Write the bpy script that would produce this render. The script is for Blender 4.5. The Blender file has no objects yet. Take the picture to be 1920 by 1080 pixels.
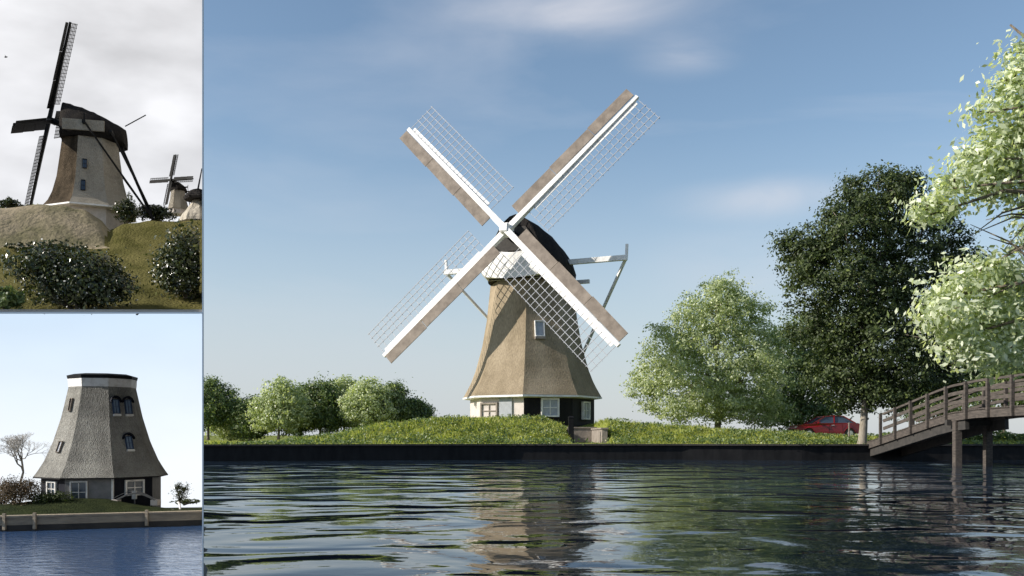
import bpy, bmesh, math, random
import numpy as np
from mathutils import Vector, Matrix
R = math.radians
C = bpy.context.scene.collection
sc = bpy.context.scene
# ------------------------------------------------------------------ camera
F = 1700.0          # focal length in photo pixels (photo is 1920 wide)
HY = 816.0          # horizon row
CZ = 1.3            # eye height above the water
cam = bpy.data.cameras.new('camera'); co = bpy.data.objects.new('camera', cam); C.objects.link(co)
cam.sensor_width = 36; cam.lens = F/1920*36; cam.shift_y = (HY-540)/1920
cam.clip_start = .1; cam.clip_end = 5000
co.location = (0, 0, CZ); co.rotation_euler = (R(90), 0, 0); sc.camera = co
# ------------------------------------------------------------------ sky and sun
SUN_AZ, SUN_EL = R(168), R(28)                         # azimuth measured from +X towards the viewer
S = Vector((math.cos(SUN_AZ)*math.cos(SUN_EL), -math.sin(SUN_AZ)*math.cos(SUN_EL), math.sin(SUN_EL)))
w = bpy.data.worlds.new('World'); sc.world = w; w.use_nodes = True
nt = w.node_tree; N = nt.nodes; L = nt.links; bg = N['Background']
sky = N.new('ShaderNodeTexSky'); sky.sky_type = 'NISHITA'; sky.sun_disc = False
sky.sun_elevation = SUN_EL; sky.sun_rotation = math.atan2(S.x, S.y) % (2*math.pi)
sky.air_density = 1.0; sky.dust_density = .5; sky.ozone_density = 2.0; sky.altitude = 0
tc = N.new('ShaderNodeTexCoord')
mp = N.new('ShaderNodeMapping'); mp.inputs['Scale'].default_value = (1.0, 1.6, 3.6); mp.inputs['Location'].default_value = (.35, .2, .55)
mp.inputs['Rotation'].default_value = (0, R(-6), 0)
n1 = N.new('ShaderNodeTexNoise'); n1.inputs['Scale'].default_value = 1.9; n1.inputs['Detail'].default_value = 7; n1.inputs['Roughness'].default_value = .52; n1.inputs['Distortion'].default_value = .4
r1 = N.new('ShaderNodeValToRGB'); r1.color_ramp.elements[0].position = .5; r1.color_ramp.elements[0].color = (0, 0, 0, 1)
r1.color_ramp.elements[1].position = .86; r1.color_ramp.elements[1].color = (.5, .5, .5, 1)
mx = N.new('ShaderNodeMix'); mx.data_type = 'RGBA'; mx.inputs[7].default_value = (4.6, 4.7, 5.1, 1)
gm = N.new('ShaderNodeMix'); gm.data_type = 'RGBA'; gm.blend_type = 'MULTIPLY'; gm.inputs[0].default_value = 1; gm.inputs[7].default_value = (1.0, .97, .90, 1)
L.new(tc.outputs['Generated'], mp.inputs[0]); L.new(mp.outputs[0], n1.inputs['Vector']); L.new(n1.outputs['Fac'], r1.inputs[0])
L.new(r1.outputs[0], mx.inputs[0]); L.new(sky.outputs[0], gm.inputs[6]); L.new(gm.outputs[2], mx.inputs[6])
sx = N.new('ShaderNodeSeparateXYZ'); L.new(tc.outputs['Generated'], sx.inputs[0])
hr = N.new('ShaderNodeMapRange'); hr.interpolation_type = 'SMOOTHSTEP'; hr.inputs[1].default_value = -.02; hr.inputs[2].default_value = .34; hr.inputs[3].default_value = .85; hr.inputs[4].default_value = 0; L.new(sx.outputs[2], hr.inputs[0])
hm = N.new('ShaderNodeMix'); hm.data_type = 'RGBA'; hm.inputs[7].default_value = (3.35, 3.65, 4.05, 1); L.new(hr.outputs[0], hm.inputs[0]); last = mx.outputs[2]                                    # three soft clouds in fixed directions of the sky
for cpx, cpy, sxx, szz, amt in ((1440, 372, 9, 42, .75), (1285, 98, 16, 42, .5), (1060, 12, 6, 26, .8), (1400, 500, 8, 20, .35)):
    cd = Vector(((cpx-960)/F, 1, (HY-cpy)/F)).normalized()
    a_ = N.new('ShaderNodeVectorMath'); a_.operation = 'SUBTRACT'; a_.inputs[1].default_value = cd; L.new(tc.outputs['Generated'], a_.inputs[0])
    b_ = N.new('ShaderNodeVectorMath'); b_.operation = 'MULTIPLY'; b_.inputs[1].default_value = (sxx, 3, szz); L.new(a_.outputs[0], b_.inputs[0])
    c_ = N.new('ShaderNodeVectorMath'); c_.operation = 'LENGTH'; L.new(b_.outputs[0], c_.inputs[0])
    d_ = N.new('ShaderNodeMapRange'); d_.interpolation_type = 'SMOOTHSTEP'; d_.inputs[1].default_value = 0; d_.inputs[2].default_value = 1.25; d_.inputs[3].default_value = amt*.95; d_.inputs[4].default_value = 0; L.new(c_.outputs['Value'], d_.inputs[0])
    n_ = N.new('ShaderNodeTexNoise'); n_.inputs['Scale'].default_value = 5; n_.inputs['Detail'].default_value = 6; n_.inputs['Distortion'].default_value = .5; L.new(mp.outputs[0], n_.inputs['Vector'])
    e_ = N.new('ShaderNodeMapRange'); e_.inputs[1].default_value = .3; e_.inputs[2].default_value = .75; L.new(n_.outputs['Fac'], e_.inputs[0])
    f_ = N.new('ShaderNodeMath'); f_.operation = 'MULTIPLY'; L.new(d_.outputs[0], f_.inputs[0]); L.new(e_.outputs[0], f_.inputs[1])
    g_ = N.new('ShaderNodeMix'); g_.data_type = 'RGBA'; g_.inputs[7].default_value = (4.7, 4.7, 5.0, 1); L.new(f_.outputs[0], g_.inputs[0]); L.new(last, g_.inputs[6]); last = g_.outputs[2]
L.new(last, hm.inputs[6])
L.new(hm.outputs[2], bg.inputs['Color']); bg.inputs['Strength'].default_value = .135
sl = bpy.data.lights.new('sun', 'SUN'); sl.energy = 5.0; sl.angle = R(.5); sl.color = (1, .93, .83)
so = bpy.data.objects.new('sun', sl); C.objects.link(so); so.rotation_euler = (-S).to_track_quat('-Z', 'Y').to_euler(); so.location = S*50
sc.view_settings.view_transform = 'Standard'; sc.view_settings.look = 'None'; sc.view_settings.exposure = 0.32; sc.view_settings.gamma = 1
sc.cycles.max_bounces = 6; sc.cycles.transparent_max_bounces = 4; sc.cycles.use_denoising = True

rnd = random.Random(5); RG = np.random.default_rng(7)
# ------------------------------------------------------------------ helpers
def W(px, py, D):                                       # a point D metres ahead along a photo ray
    return Vector(((px-960)/F*D, D, CZ+(HY-py)/F*D))
class MB:
    def __init__(s): s.v = []; s.f = []; s.m = []
    def add(s, vs, fs, m=0):
        o = len(s.v); s.v += [tuple(p) for p in vs]; s.f += [tuple(i+o for i in q) for q in fs]; s.m += [m]*len(fs)
    def box(s, c, d, M=None, m=0):
        x, y, z = (k/2 for k in d); c = Vector(c)
        p = [Vector((a*x, b*y, e*z)) for e in (-1, 1) for b in (-1, 1) for a in (-1, 1)]
        if M is not None: p = [M @ q for q in p]
        s.add([c+q for q in p], [(0,2,3,1),(4,5,7,6),(0,1,5,4),(2,6,7,3),(0,4,6,2),(1,3,7,5)], m)
    def beam(s, p0, p1, w0, h0, w1=None, h1=None, up=(0, 0, 1), m=0):
        p0 = Vector(p0); p1 = Vector(p1); w1 = w0 if w1 is None else w1; h1 = h0 if h1 is None else h1
        d = (p1-p0).normalized(); u = Vector(up)
        a = d.cross(u)
        if a.length < 1e-4: a = d.cross(Vector((1, 0, 0)))
        a.normalize(); b = a.cross(d).normalized()
        vs = [p+a*(i*ww/2)+b*(j*hh/2) for p, ww, hh in ((p0, w0, h0), (p1, w1, h1)) for i, j in ((-1,-1),(1,-1),(1,1),(-1,1))]
        s.add(vs, [(3,2,1,0),(4,5,6,7),(0,1,5,4),(1,2,6,5),(2,3,7,6),(3,0,4,7)], m)
    def tube(s, pts, rad, n=8, m=0, cap=True):
        pts = [Vector(p) for p in pts]; rings = []
        for i, p in enumerate(pts):
            d = (pts[min(i+1, len(pts)-1)]-pts[max(i-1, 0)]).normalized()
            a = d.cross(Vector((.13, .97, .2))).normalized(); b = d.cross(a)
            r = rad[i] if hasattr(rad, '__len__') else rad
            rings.append([p+a*(r*math.cos(2*math.pi*k/n))+b*(r*math.sin(2*math.pi*k/n)) for k in range(n)])
        vs = [q for g in rings for q in g]; fs = []
        for i in range(len(pts)-1):
            for k in range(n): fs.append((i*n+k, i*n+(k+1) % n, (i+1)*n+(k+1) % n, (i+1)*n+k))
        if cap: fs += [tuple(range(n))[::-1], tuple((len(pts)-1)*n+k for k in range(n))]
        s.add(vs, fs, m)
    def loft(s, rings, m=0, close=True, caps=True):
        n = len(rings[0]); vs = [q for g in rings for q in g]; fs = []
        for i in range(len(rings)-1):
            for k in range(n if close else n-1): fs.append((i*n+k, i*n+(k+1) % n, (i+1)*n+(k+1) % n, (i+1)*n+k))
        if caps: fs += [tuple(range(n))[::-1], tuple((len(rings)-1)*n+k for k in range(n))]
        s.add(vs, fs, m)
    def build(s, name, mat, parent=None, smooth=False, bevel=0):
        me = bpy.data.meshes.new(name); me.from_pydata(s.v, [], s.f)
        mats = mat if isinstance(mat, (list, tuple)) else [mat]
        for k in mats: me.materials.append(k)
        me.polygons.foreach_set('material_index', s.m)
        bm = bmesh.new(); bm.from_mesh(me); bmesh.ops.recalc_face_normals(bm, faces=bm.faces)
        if bevel: bmesh.ops.bevel(bm, geom=[e for e in bm.edges if e.is_manifold and e.calc_face_angle(0) > .5], offset=bevel, segments=2, affect='EDGES', clamp_overlap=True)
        bm.to_mesh(me); bm.free()
        if smooth: me.polygons.foreach_set('use_smooth', [True]*len(me.polygons))
        o = bpy.data.objects.new(name, me); C.objects.link(o)
        if parent: o.parent = parent
        return o
def grid_obj(name, X, Y, Z, mat, parent=None, smooth=True):
    ny, nx = X.shape; V = np.stack([X, Y, Z], -1).reshape(-1, 3).astype(np.float32)
    i = np.arange(nx*ny).reshape(ny, nx)
    Q = np.stack([i[:-1, :-1], i[:-1, 1:], i[1:, 1:], i[1:, :-1]], -1).reshape(-1, 4)
    return raw_obj(name, V, Q, mat, parent, smooth)
def raw_obj(name, V, Q, mat, parent=None, smooth=False):
    me = bpy.data.meshes.new(name); k = Q.shape[1]
    me.vertices.add(len(V)); me.vertices.foreach_set('co', np.ascontiguousarray(V, dtype=np.float32).ravel())
    me.loops.add(Q.size); me.loops.foreach_set('vertex_index', Q.astype(np.int32).ravel())
    me.polygons.add(len(Q)); me.polygons.foreach_set('loop_start', np.arange(0, Q.size, k, dtype=np.int32))
    me.polygons.foreach_set('loop_total', np.full(len(Q), k, dtype=np.int32))
    if smooth: me.polygons.foreach_set('use_smooth', np.ones(len(Q), bool))
    me.materials.append(mat); me.update(); me.validate()
    o = bpy.data.objects.new(name, me); C.objects.link(o)
    if parent: o.parent = parent
    return o
def tag(o, label=None, cat=None, group=None, kind=None):
    if label: o['label'] = label
    if cat: o['category'] = cat
    if group: o['group'] = group
    if kind: o['kind'] = kind
    return o
def empty(name, loc, label, cat, group=None, rz=0, scale=1):
    o = bpy.data.objects.new(name, None); C.objects.link(o); o.location = loc; o.rotation_euler = (0, 0, rz); o.scale = (scale,)*3
    return tag(o, label, cat, group)
def unit(a): return a/np.maximum(np.linalg.norm(a, axis=-1, keepdims=True), 1e-9)
def leaves_mesh(name, P, size, mat, parent=None, out=None, rng=None, aspect=.55, updir=.5, spread=1.0):
    rng = rng or RG; n = len(P); size = size*np.clip(rng.normal(1, .28, n), .45, 1.8)
    nr = rng.normal(0, 1, (n, 3))*spread
    if out is not None: nr = nr*.8+out*1.5
    nr[:, 2] += updir; nr = unit(nr)
    a = unit(np.cross(nr, rng.normal(0, 1, (n, 3)))); b = np.cross(nr, a)
    s = size[:, None]; h = s*aspect*.5
    V = np.stack([P-a*s*.5, P+b*h-a*s*.05-nr*s*.07, P+a*s*.5-nr*s*.12, P-b*h-a*s*.05-nr*s*.07], 1).reshape(-1, 3)
    return raw_obj(name, V, np.arange(4*n).reshape(n, 4), mat, parent)
def crown_points(lobes, nclump, per, cr, rng, inner=.45, gap=.0):
    L_ = np.array([(c[0], c[1], c[2], r[0], r[1], r[2]) for c, r in lobes], float)
    wt = (L_[:, 3]*L_[:, 4]*L_[:, 5])**(2/3); wt /= wt.sum()
    k = rng.choice(len(L_), nclump, p=wt); d = unit(rng.normal(0, 1, (nclump, 3)))
    rr = 1-(1-inner)*rng.random(nclump)**1.8
    rr *= 1+.10*np.sin(d[:, 0]*5+k*2)*np.cos(d[:, 2]*6+k)+.06*rng.normal(0, 1, nclump)
    cc = L_[k, :3]+d*L_[k, 3:]*rr[:, None]
    if gap > 0:
        q = np.sin(cc[:, 0]*1.9+3)*np.sin(cc[:, 1]*1.7+1)*np.sin(cc[:, 2]*2.3+2)+.3*rng.normal(0, 1, nclump); keep = q > -gap; cc = cc[keep]; d = d[keep]
    m = len(cc); off = rng.normal(0, 1, (m, per, 3))*cr*np.array([1, 1, .6])*rng.uniform(.6, 1.3, (m, 1, 1))
    P = (cc[:, None]+off).reshape(-1, 3); O = unit(off*1.0+d[:, None]*cr*1.2).reshape(-1, 3)
    return P, O, cc
def tree(name, base, lobes, label, leafmat, barkmat, trunk_r, leaf=.16, nclump=500, per=40, cr=.35, group=None, lean=(0, 0), cat='tree', limbs=9, gap=0, forkz=None, inner=.45, seed=1, twigs=60, aspect=.55):
    rng = np.random.default_rng(seed); root = empty(name, base, label, cat, group); b = Vector(base)
    lb = [((Vector(c)-b), r) for c, r in lobes]
    P, O, cc = crown_points([(tuple(c), r) for c, r in lb], nclump, per, cr, rng, inner, gap)
    keep = P[:, 2] > .12
    P = P[keep]; O = O[keep]
    leaves_mesh('crown', P, leaf, leafmat, root, O, rng, aspect)
    top = max(c.z+r[2]*.55 for c, r in lb); mid = sum((c*r[0] for c, r in lb), Vector())/sum(r[0] for c, r in lb)
    fz = forkz or top*.3; mb = MB(); zz = [-.35, 0, .25, fz*.5, fz, (fz+top)/2, top]
    path = [Vector((mid.x*(max(z, 0)/top)**1.3+math.sin(z*.9)*trunk_r*.3+lean[0]*z, mid.y*(max(z, 0)/top)**1.3, z)) for z in zz]
    mb.tube(path, [trunk_r*1.45, trunk_r*1.35, trunk_r*1.05, trunk_r*.92, trunk_r*.8, trunk_r*.42, trunk_r*.08], 10)
    def branch(a, e, r0, k=5):
        pts = []
        for i in range(k):
            t = i/(k-1); p = a.lerp(e, t); p.z += math.sin(t*math.pi)*(e-a).length*.12
            p += Vector(rng.normal(0, 1, 3))*(e-a).length*.035*(0 < i < k-1); pts.append(p)
        mb.tube(pts, [r0*(1-.85*i/(k-1)) for i in range(k)], 6)
    def onpath(z):
        for i in range(len(path)-1):
            if path[i].z <= z <= path[i+1].z: return path[i].lerp(path[i+1], (z-path[i].z)/(path[i+1].z-path[i].z))
        return path[-1].copy()
    for i in range(limbs):
        c, r = lb[i % len(lb)]; e = Vector(c)+Vector(rng.normal(0, .35, 3))*r[0]
        a = onpath(min(fz+(top-fz)*rng.random()*.5, max(fz, e.z-.3)))
        branch(a, e, trunk_r*.42)
        for j in range(2): branch(a.lerp(e, .6), Vector(cc[rng.integers(len(cc))])*.5+e*.5, trunk_r*.16, 4)
    for i in range(twigs):
        e = Vector(cc[rng.integers(len(cc))]); c = min((Vector(c) for c, r in lb), key=lambda q: (q-e).length); branch(c.lerp(e, .25), e, trunk_r*.09, 4)
    mb.build('trunk', barkmat, root, smooth=True)
    return root
# ------------------------------------------------------------------ materials
def mat(name, col, rough=.7, col2=None, scale=6, stretch=(1, 1, 1), bump=0, bscale=None, metal=0, spec=None, detail=6, lo=.35, hi=.65, coord='Object', bdist=.02):
    m = bpy.data.materials.new(name); m.use_nodes = True; n = m.node_tree.nodes; l = m.node_tree.links; p = n['Principled BSDF']
    p.inputs['Base Color'].default_value = (*col, 1); p.inputs['Roughness'].default_value = rough; p.inputs['Metallic'].default_value = metal
    if spec is not None: p.inputs['Specular IOR Level'].default_value = spec
    t = n.new('ShaderNodeTexCoord'); g = n.new('ShaderNodeMapping'); g.inputs['Scale'].default_value = stretch; l.new(t.outputs[coord], g.inputs[0])
    if col2:
        z = n.new('ShaderNodeTexNoise'); z.inputs['Scale'].default_value = scale; z.inputs['Detail'].default_value = detail; z.inputs['Roughness'].default_value = .6; l.new(g.outputs[0], z.inputs['Vector'])
        r = n.new('ShaderNodeValToRGB'); r.color_ramp.elements[0].position = lo; r.color_ramp.elements[1].position = hi
        r.color_ramp.elements[0].color = (*col, 1); r.color_ramp.elements[1].color = (*col2, 1); l.new(z.outputs['Fac'], r.inputs[0]); l.new(r.outputs[0], p.inputs['Base Color'])
    if bump:
        z2 = n.new('ShaderNodeTexNoise'); z2.inputs['Scale'].default_value = bscale or scale*3; z2.inputs['Detail'].default_value = 5; l.new(g.outputs[0], z2.inputs['Vector'])
        b = n.new('ShaderNodeBump'); b.inputs['Strength'].default_value = bump; b.inputs['Distance'].default_value = bdist; l.new(z2.outputs['Fac'], b.inputs['Height']); l.new(b.outputs[0], p.inputs['Normal'])
    return m
def leafmat(name, a, b, rough=.45, trans=.35, c=None, sat=1.5):
    m = bpy.data.materials.new(name); m.use_nodes = True; n = m.node_tree.nodes; l = m.node_tree.links; p = n['Principled BSDF']; out = n['Material Output']
    g = n.new('ShaderNodeNewGeometry'); r = n.new('ShaderNodeValToRGB'); r.color_ramp.elements[0].color = (*a, 1); r.color_ramp.elements[1].color = (*b, 1)
    if c: e = r.color_ramp.elements.new(.95 if c[2] > .5 else .9); e.color = (*b, 1); r.color_ramp.elements[2].color = (*c, 1); r.color_ramp.elements[2].position = 1
    l.new(g.outputs['Random Per Island'], r.inputs[0]); l.new(r.outputs[0], p.inputs['Base Color']); p.inputs['Roughness'].default_value = rough
    t = n.new('ShaderNodeBsdfTranslucent'); k = n.new('ShaderNodeMix'); k.data_type = 'RGBA'; k.blend_type = 'MULTIPLY'; k.inputs[0].default_value = 1; k.inputs[7].default_value = (1.25*sat, 1.3*sat, .55*sat, 1)
    l.new(r.outputs[0], k.inputs[6]); l.new(k.outputs[2], t.inputs[0]); s = n.new('ShaderNodeMixShader'); s.inputs[0].default_value = trans
    l.new(p.outputs[0], s.inputs[1]); l.new(t.outputs[0], s.inputs[2]); l.new(s.outputs[0], out.inputs['Surface']); return m
def watermat(name, sc1, st, base, rough=.04, sc2=6, st2=.3, stretch=(1, 2.2, 1), dist=.1, dist2=.02):
    m = bpy.data.materials.new(name); m.use_nodes = True; n = m.node_tree.nodes; l = m.node_tree.links; p = n['Principled BSDF']
    p.inputs['Base Color'].default_value = (*base, 1); p.inputs['Roughness'].default_value = rough; p.inputs['IOR'].default_value = 1.33
    t = n.new('ShaderNodeTexCoord'); g = n.new('ShaderNodeMapping'); g.inputs['Scale'].default_value = stretch; l.new(t.outputs['Object'], g.inputs[0])
    z = n.new('ShaderNodeTexNoise'); z.inputs['Scale'].default_value = sc1; z.inputs['Detail'].default_value = 2; z.inputs['Distortion'].default_value = .6; l.new(g.outputs[0], z.inputs['Vector'])
    y = n.new('ShaderNodeTexNoise'); y.inputs['Scale'].default_value = sc2; y.inputs['Detail'].default_value = 3; l.new(g.outputs[0], y.inputs['Vector'])
    # calm and ruffled patches
    q = n.new('ShaderNodeTexNoise'); q.inputs['Scale'].default_value = sc1*.22; q.inputs['Detail'].default_value = 2; l.new(g.outputs[0], q.inputs['Vector'])
    qr = n.new('ShaderNodeMapRange'); qr.inputs[1].default_value = .4; qr.inputs[2].default_value = .62; qr.inputs[3].default_value = .25; qr.inputs[4].default_value = 1; l.new(q.outputs['Fac'], qr.inputs[0])
    mu = n.new('ShaderNodeMath'); mu.operation = 'MULTIPLY'; mu.inputs[1].default_value = st2; l.new(qr.outputs[0], mu.inputs[0])
    b = n.new('ShaderNodeBump'); b.inputs['Strength'].default_value = st; b.inputs['Distance'].default_value = dist; l.new(z.outputs['Fac'], b.inputs['Height'])
    b2 = n.new('ShaderNodeBump'); b2.inputs['Distance'].default_value = dist2; l.new(mu.outputs[0], b2.inputs['Strength']); l.new(y.outputs['Fac'], b2.inputs['Height']); l.new(b.outputs[0], b2.inputs['Normal']); l.new(b2.outputs[0], p.inputs['Normal'])
    return m
M = {}
def thatch(name, a, b, bump=.8, course=0):
    m = mat(name, a, .95, b, .7, (1, 1, .4), bump, 14, spec=.05, bdist=.05, detail=9); n = m.node_tree.nodes; l = m.node_tree.links; p = n['Principled BSDF']
    # fine straw and faint horizontal courses
    src = p.inputs['Base Color'].links[0].from_socket
    t = n.new('ShaderNodeTexCoord'); g = n.new('ShaderNodeMapping'); g.inputs['Scale'].default_value = (9, 9, 1.6); l.new(t.outputs['Object'], g.inputs[0])
    z = n.new('ShaderNodeTexNoise'); z.inputs['Scale'].default_value = 2.2; z.inputs['Detail'].default_value = 6; l.new(g.outputs[0], z.inputs['Vector'])
    r = n.new('ShaderNodeMapRange'); r.inputs[1].default_value = .3; r.inputs[2].default_value = .7; r.inputs[3].default_value = .72; r.inputs[4].default_value = 1.18; l.new(z.outputs['Fac'], r.inputs[0])
    wv = n.new('ShaderNodeTexWave'); wv.bands_direction = 'Z'; wv.inputs['Scale'].default_value = .45; wv.inputs['Distortion'].default_value = 5; wv.inputs['Detail'].default_value = 3; wv.inputs['Detail Scale'].default_value = 2.5; l.new(t.outputs['Object'], wv.inputs['Vector'])
    r2 = n.new('ShaderNodeMapRange'); r2.inputs[3].default_value = 1-.05*(course or .7); r2.inputs[4].default_value = 1.01; l.new(wv.outputs['Fac'], r2.inputs[0])
    mm = n.new('ShaderNodeMath'); mm.operation = 'MULTIPLY'; l.new(r.outputs[0], mm.inputs[0]); l.new(r2.outputs[0], mm.inputs[1])
    v = n.new('ShaderNodeVectorMath'); v.operation = 'SCALE'; l.new(src, v.inputs[0]); l.new(mm.outputs[0], v.inputs['Scale']); l.new(v.outputs[0], p.inputs['Base Color'])
    return m
M['thatch'] = thatch('golden thatch', (.25, .20, .135), (.38, .31, .22), .5)
M['thatch_grey'] = thatch('grey thatch', (.27, .262, .24), (.44, .43, .395), 1, 1.4)
M['thatch_pale'] = thatch('pale thatch', (.38, .345, .285), (.48, .44, .37))
M['thatch_brown'] = thatch('dark brown thatch', (.05, .04, .028), (.17, .13, .09), 1, 2)
M['cap'] = thatch('dark thatch', (.022, .021, .022), (.045, .040, .036))
M['white'] = mat('white paint', (.80, .79, .77), .5, (.52, .49, .45), 2.2, (1, 1, 1), bump=.25, lo=.48, hi=.8, detail=9)
M['tar'] = mat('tarred boards', (.008, .008, .009), .6, (.016, .016, .017), 3, (1, 1, .3), .3, spec=.15)
M['render'] = mat('off-white wall', (.62, .56, .52), .8, (.50, .45, .41), 2.2, bump=.3)
M['sailbrown'] = mat('brown sail boards', (.15, .12, .095), .75, (.26, .215, .175), 1.6, (1, 1, 1), .4)
M['lattice'] = mat('weathered white laths', (.40, .41, .43), .6, (.26, .27, .31), 8)
M['glass'] = mat('window glass', (.05, .07, .10), .08, spec=.8)
M['curtain'] = mat('pale window', (.42, .45, .50), .3, (.30, .33, .38), 4)
M['iron'] = mat('dark iron', (.012, .012, .012), .7, spec=.1)
M['greydoor'] = mat('grey painted door', (.36, .38, .41), .6, (.30, .32, .34), 4)
M['wood'] = mat('weathered bridge wood', (.045, .038, .033), .9, (.10, .083, .07), 5, (1, .6, 3), .5)
M['darkwood'] = mat('dark wet wood', (.028, .026, .024), .8, (.05, .045, .04), 4, bump=.3)
M['bark'] = mat('bark', (.10, .08, .06), .95, (.19, .16, .12), 6, (3, 3, .6), .9)
M['palebark'] = mat('sunlit pale bark', (.30, .27, .22), .95, (.20, .17, .13), 6, (3, 3, .6), .9)  # lighter of the two bark tones
M['stone'] = mat('rough stone', (.30, .26, .22), .9, (.20, .17, .145), 2.5, bump=.6)
M['grass'] = mat('grass ground', (.13, .16, .03), 1, (.24, .26, .06), 1.3, bump=1, bscale=10, spec=.1, bdist=.1)
M['lawn'] = mat('small lawn', (.075, .072, .02), 1, (.14, .125, .045), 4, bump=1, bscale=40, spec=.05, bdist=.03)
M['drygrass'] = mat('dry grass mound', (.16, .145, .085), 1, (.34, .28, .20), 2.2, bump=.6, bscale=22, spec=.05, bdist=.035, detail=8)
M['darkgrass'] = mat('dark grass', (.018, .026, .012), 1, (.04, .05, .02), 5, bump=1, bscale=40, spec=.05, bdist=.03)
M['blade'] = leafmat('grass blades', (.20, .24, .04), (.40, .42, .10), .6, .3, (.46, .42, .18))
M['leaf_pale'] = leafmat('pale green leaves', (.17, .22, .10), (.54, .58, .38), .4, .35, (.68, .70, .52))
M['leaf_mid'] = leafmat('mid green leaves', (.05, .09, .03), (.17, .22, .08), .42, .3, (.34, .38, .16))
M['leaf_dark'] = leafmat('dark green leaves', (.018, .034, .008), (.062, .088, .018), .6, .2, (.16, .20, .05))  # leaf colour darkened to stand in for the canalside tree's lack of sun
M['leaf_near'] = leafmat('near leaves', (.26, .31, .18), (.70, .73, .60), .4, .35, (.82, .84, .74))
M['glint'] = mat('white blossoms', (.75, .74, .68), .6); M['leaf_bush'] = leafmat('glossy bush leaves', (.014, .022, .008), (.055, .07, .022), .25, .12, (.16, .17, .06))  # small white flecks stand in for highlights on the glossy shrub leaves
M['leaf_brown'] = leafmat('brown twigs', (.05, .035, .02), (.13, .09, .05), .8, .1)
M['water'] = watermat('canal water', .34, .9, (.020, .036, .058), .01, 1.7, .45, (1, 1.35, 1), .17, .03)
M['water_small'] = watermat('blue rippled water', 6, .6, (.04, .085, .19), .08, 26, .6, (1, 2.2, 1), .016, .004)
M['red'] = mat('red car paint', (.20, .008, .010), .25, spec=.6)
M['chrome'] = mat('bright metal', (.7, .7, .7), .25, metal=1)
M['rubber'] = mat('tyre rubber', (.02, .02, .02), .8)
M['lamp'] = mat('lamp lens', (.75, .75, .72), .15)
M['frame'] = mat('pale frame', (.9, .92, .95), .6)
M['outside'] = mat('case boards', (.25, .24, .22), .7, (.32, .31, .29), 3)
def skymat(name, stops, noise, amt, strength=1, sc_=1.0, axis_lo=0, axis_hi=1, tint=(1, 1, 1)):
    m = bpy.data.materials.new(name); m.use_nodes = True; n = m.node_tree.nodes; l = m.node_tree.links; n.remove(n['Principled BSDF'])
    t = n.new('ShaderNodeTexCoord'); s = n.new('ShaderNodeSeparateXYZ'); l.new(t.outputs['Object'], s.inputs[0])
    r = n.new('ShaderNodeMapRange'); r.inputs[1].default_value = axis_lo; r.inputs[2].default_value = axis_hi; l.new(s.outputs[2], r.inputs[0])
    c = n.new('ShaderNodeValToRGB'); c.color_ramp.elements[0].color = (*stops[0], 1); c.color_ramp.elements[1].color = (*stops[1], 1); l.new(r.outputs[0], c.inputs[0])
    g = n.new('ShaderNodeMapping'); g.inputs['Scale'].default_value = (1, 1, 2.0); l.new(t.outputs['Object'], g.inputs[0])
    z = n.new('ShaderNodeTexNoise'); z.inputs['Scale'].default_value = sc_; z.inputs['Detail'].default_value = 5; z.inputs['Roughness'].default_value = .45; l.new(g.outputs[0], z.inputs['Vector'])
    k = n.new('ShaderNodeMapRange'); k.inputs[1].default_value = .3; k.inputs[2].default_value = .7; k.inputs[3].default_value = 1-amt; k.inputs[4].default_value = 1+amt; l.new(z.outputs['Fac'], k.inputs[0])
    v = n.new('ShaderNodeVectorMath'); v.operation = 'SCALE'; l.new(c.outputs[0], v.inputs[0]); l.new(k.outputs[0], v.inputs['Scale'])
    e = n.new('ShaderNodeEmission'); e.inputs['Strength'].default_value = strength; l.new(v.outputs[0], e.inputs[0]); l.new(e.outputs[0], n['Material Output'].inputs['Surface']); return m
M['sky_grey'] = skymat('overcast sky backdrop', ((.64, .65, .68), (.66, .66, .68)), 1, .2, 1, .55, 3, 9)
M['sky_blue'] = skymat('clear sky backdrop', ((.78, .82, .86), (.50, .64, .80)), 1, .03, 1, .5, .8, 3.9)

# ------------------------------------------------------------------ main ground, canal, quay
def sm(a, b, x): t = np.clip((x-a)/(b-a), 0, 1); return t*t*(3-2*t)
def Yb(x): return 48+.17*np.clip(x, -45, 0)-1.0*sm(8, 15, x)+.05*np.clip(x-22, 0, 25)
GAP0, GAP1 = 3.45, 5.25
def gz(x, y):
    x = np.asarray(x, float); y = np.asarray(y, float)
    h = .48*sm(-3.8, -2, x)*(1-sm(1.6, 3.3, x))*np.clip((x+3.8)/7.1, 0, 1)+np.interp(x, [-60, -13.5, -11, -8, -5.5, -3.8, 3.3, 5.5, 9, 13, 18, 23, 60], [0, 0, .35, .95, 1.25, 1.40, .95, 1.28, 1.0, .7, .4, .25, .25])
    d = y-Yb(x)
    f = sm(.9, 6.5, d)*(1-sm(24, 40, d)); z = .8+h*f
    z += .05*np.sin(x*1.3+y*.7)*sm(2, 5, d)*(d < 60)+.03*np.sin(x*3.1-y*1.9)*sm(1, 3, d)*(d < 60)
    g = sm(GAP0-.35, GAP0, x)*(1-sm(GAP1, GAP1+.35, x))*(1-sm(60.2, 61.5, y))
    return z*(1-g)+np.minimum(z, .86)*g
def spaced(segs):
    o = []
    for a, b, s in segs: o += list(np.arange(a, b, s))
    return np.array(o+[segs[-1][1]])
gx = spaced([(-900, -100, 80), (-100, -30, 7), (-30, 3, .5), (3, 6, .12), (6, 34, .5), (34, 104, 7), (104, 900, 80)])
gd = spaced([(0, 16, .3), (16, 60, 2), (60, 200, 15), (200, 1800, 160)])
X, Dd = np.meshgrid(gx, gd); Y = Yb(X)+Dd
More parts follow.
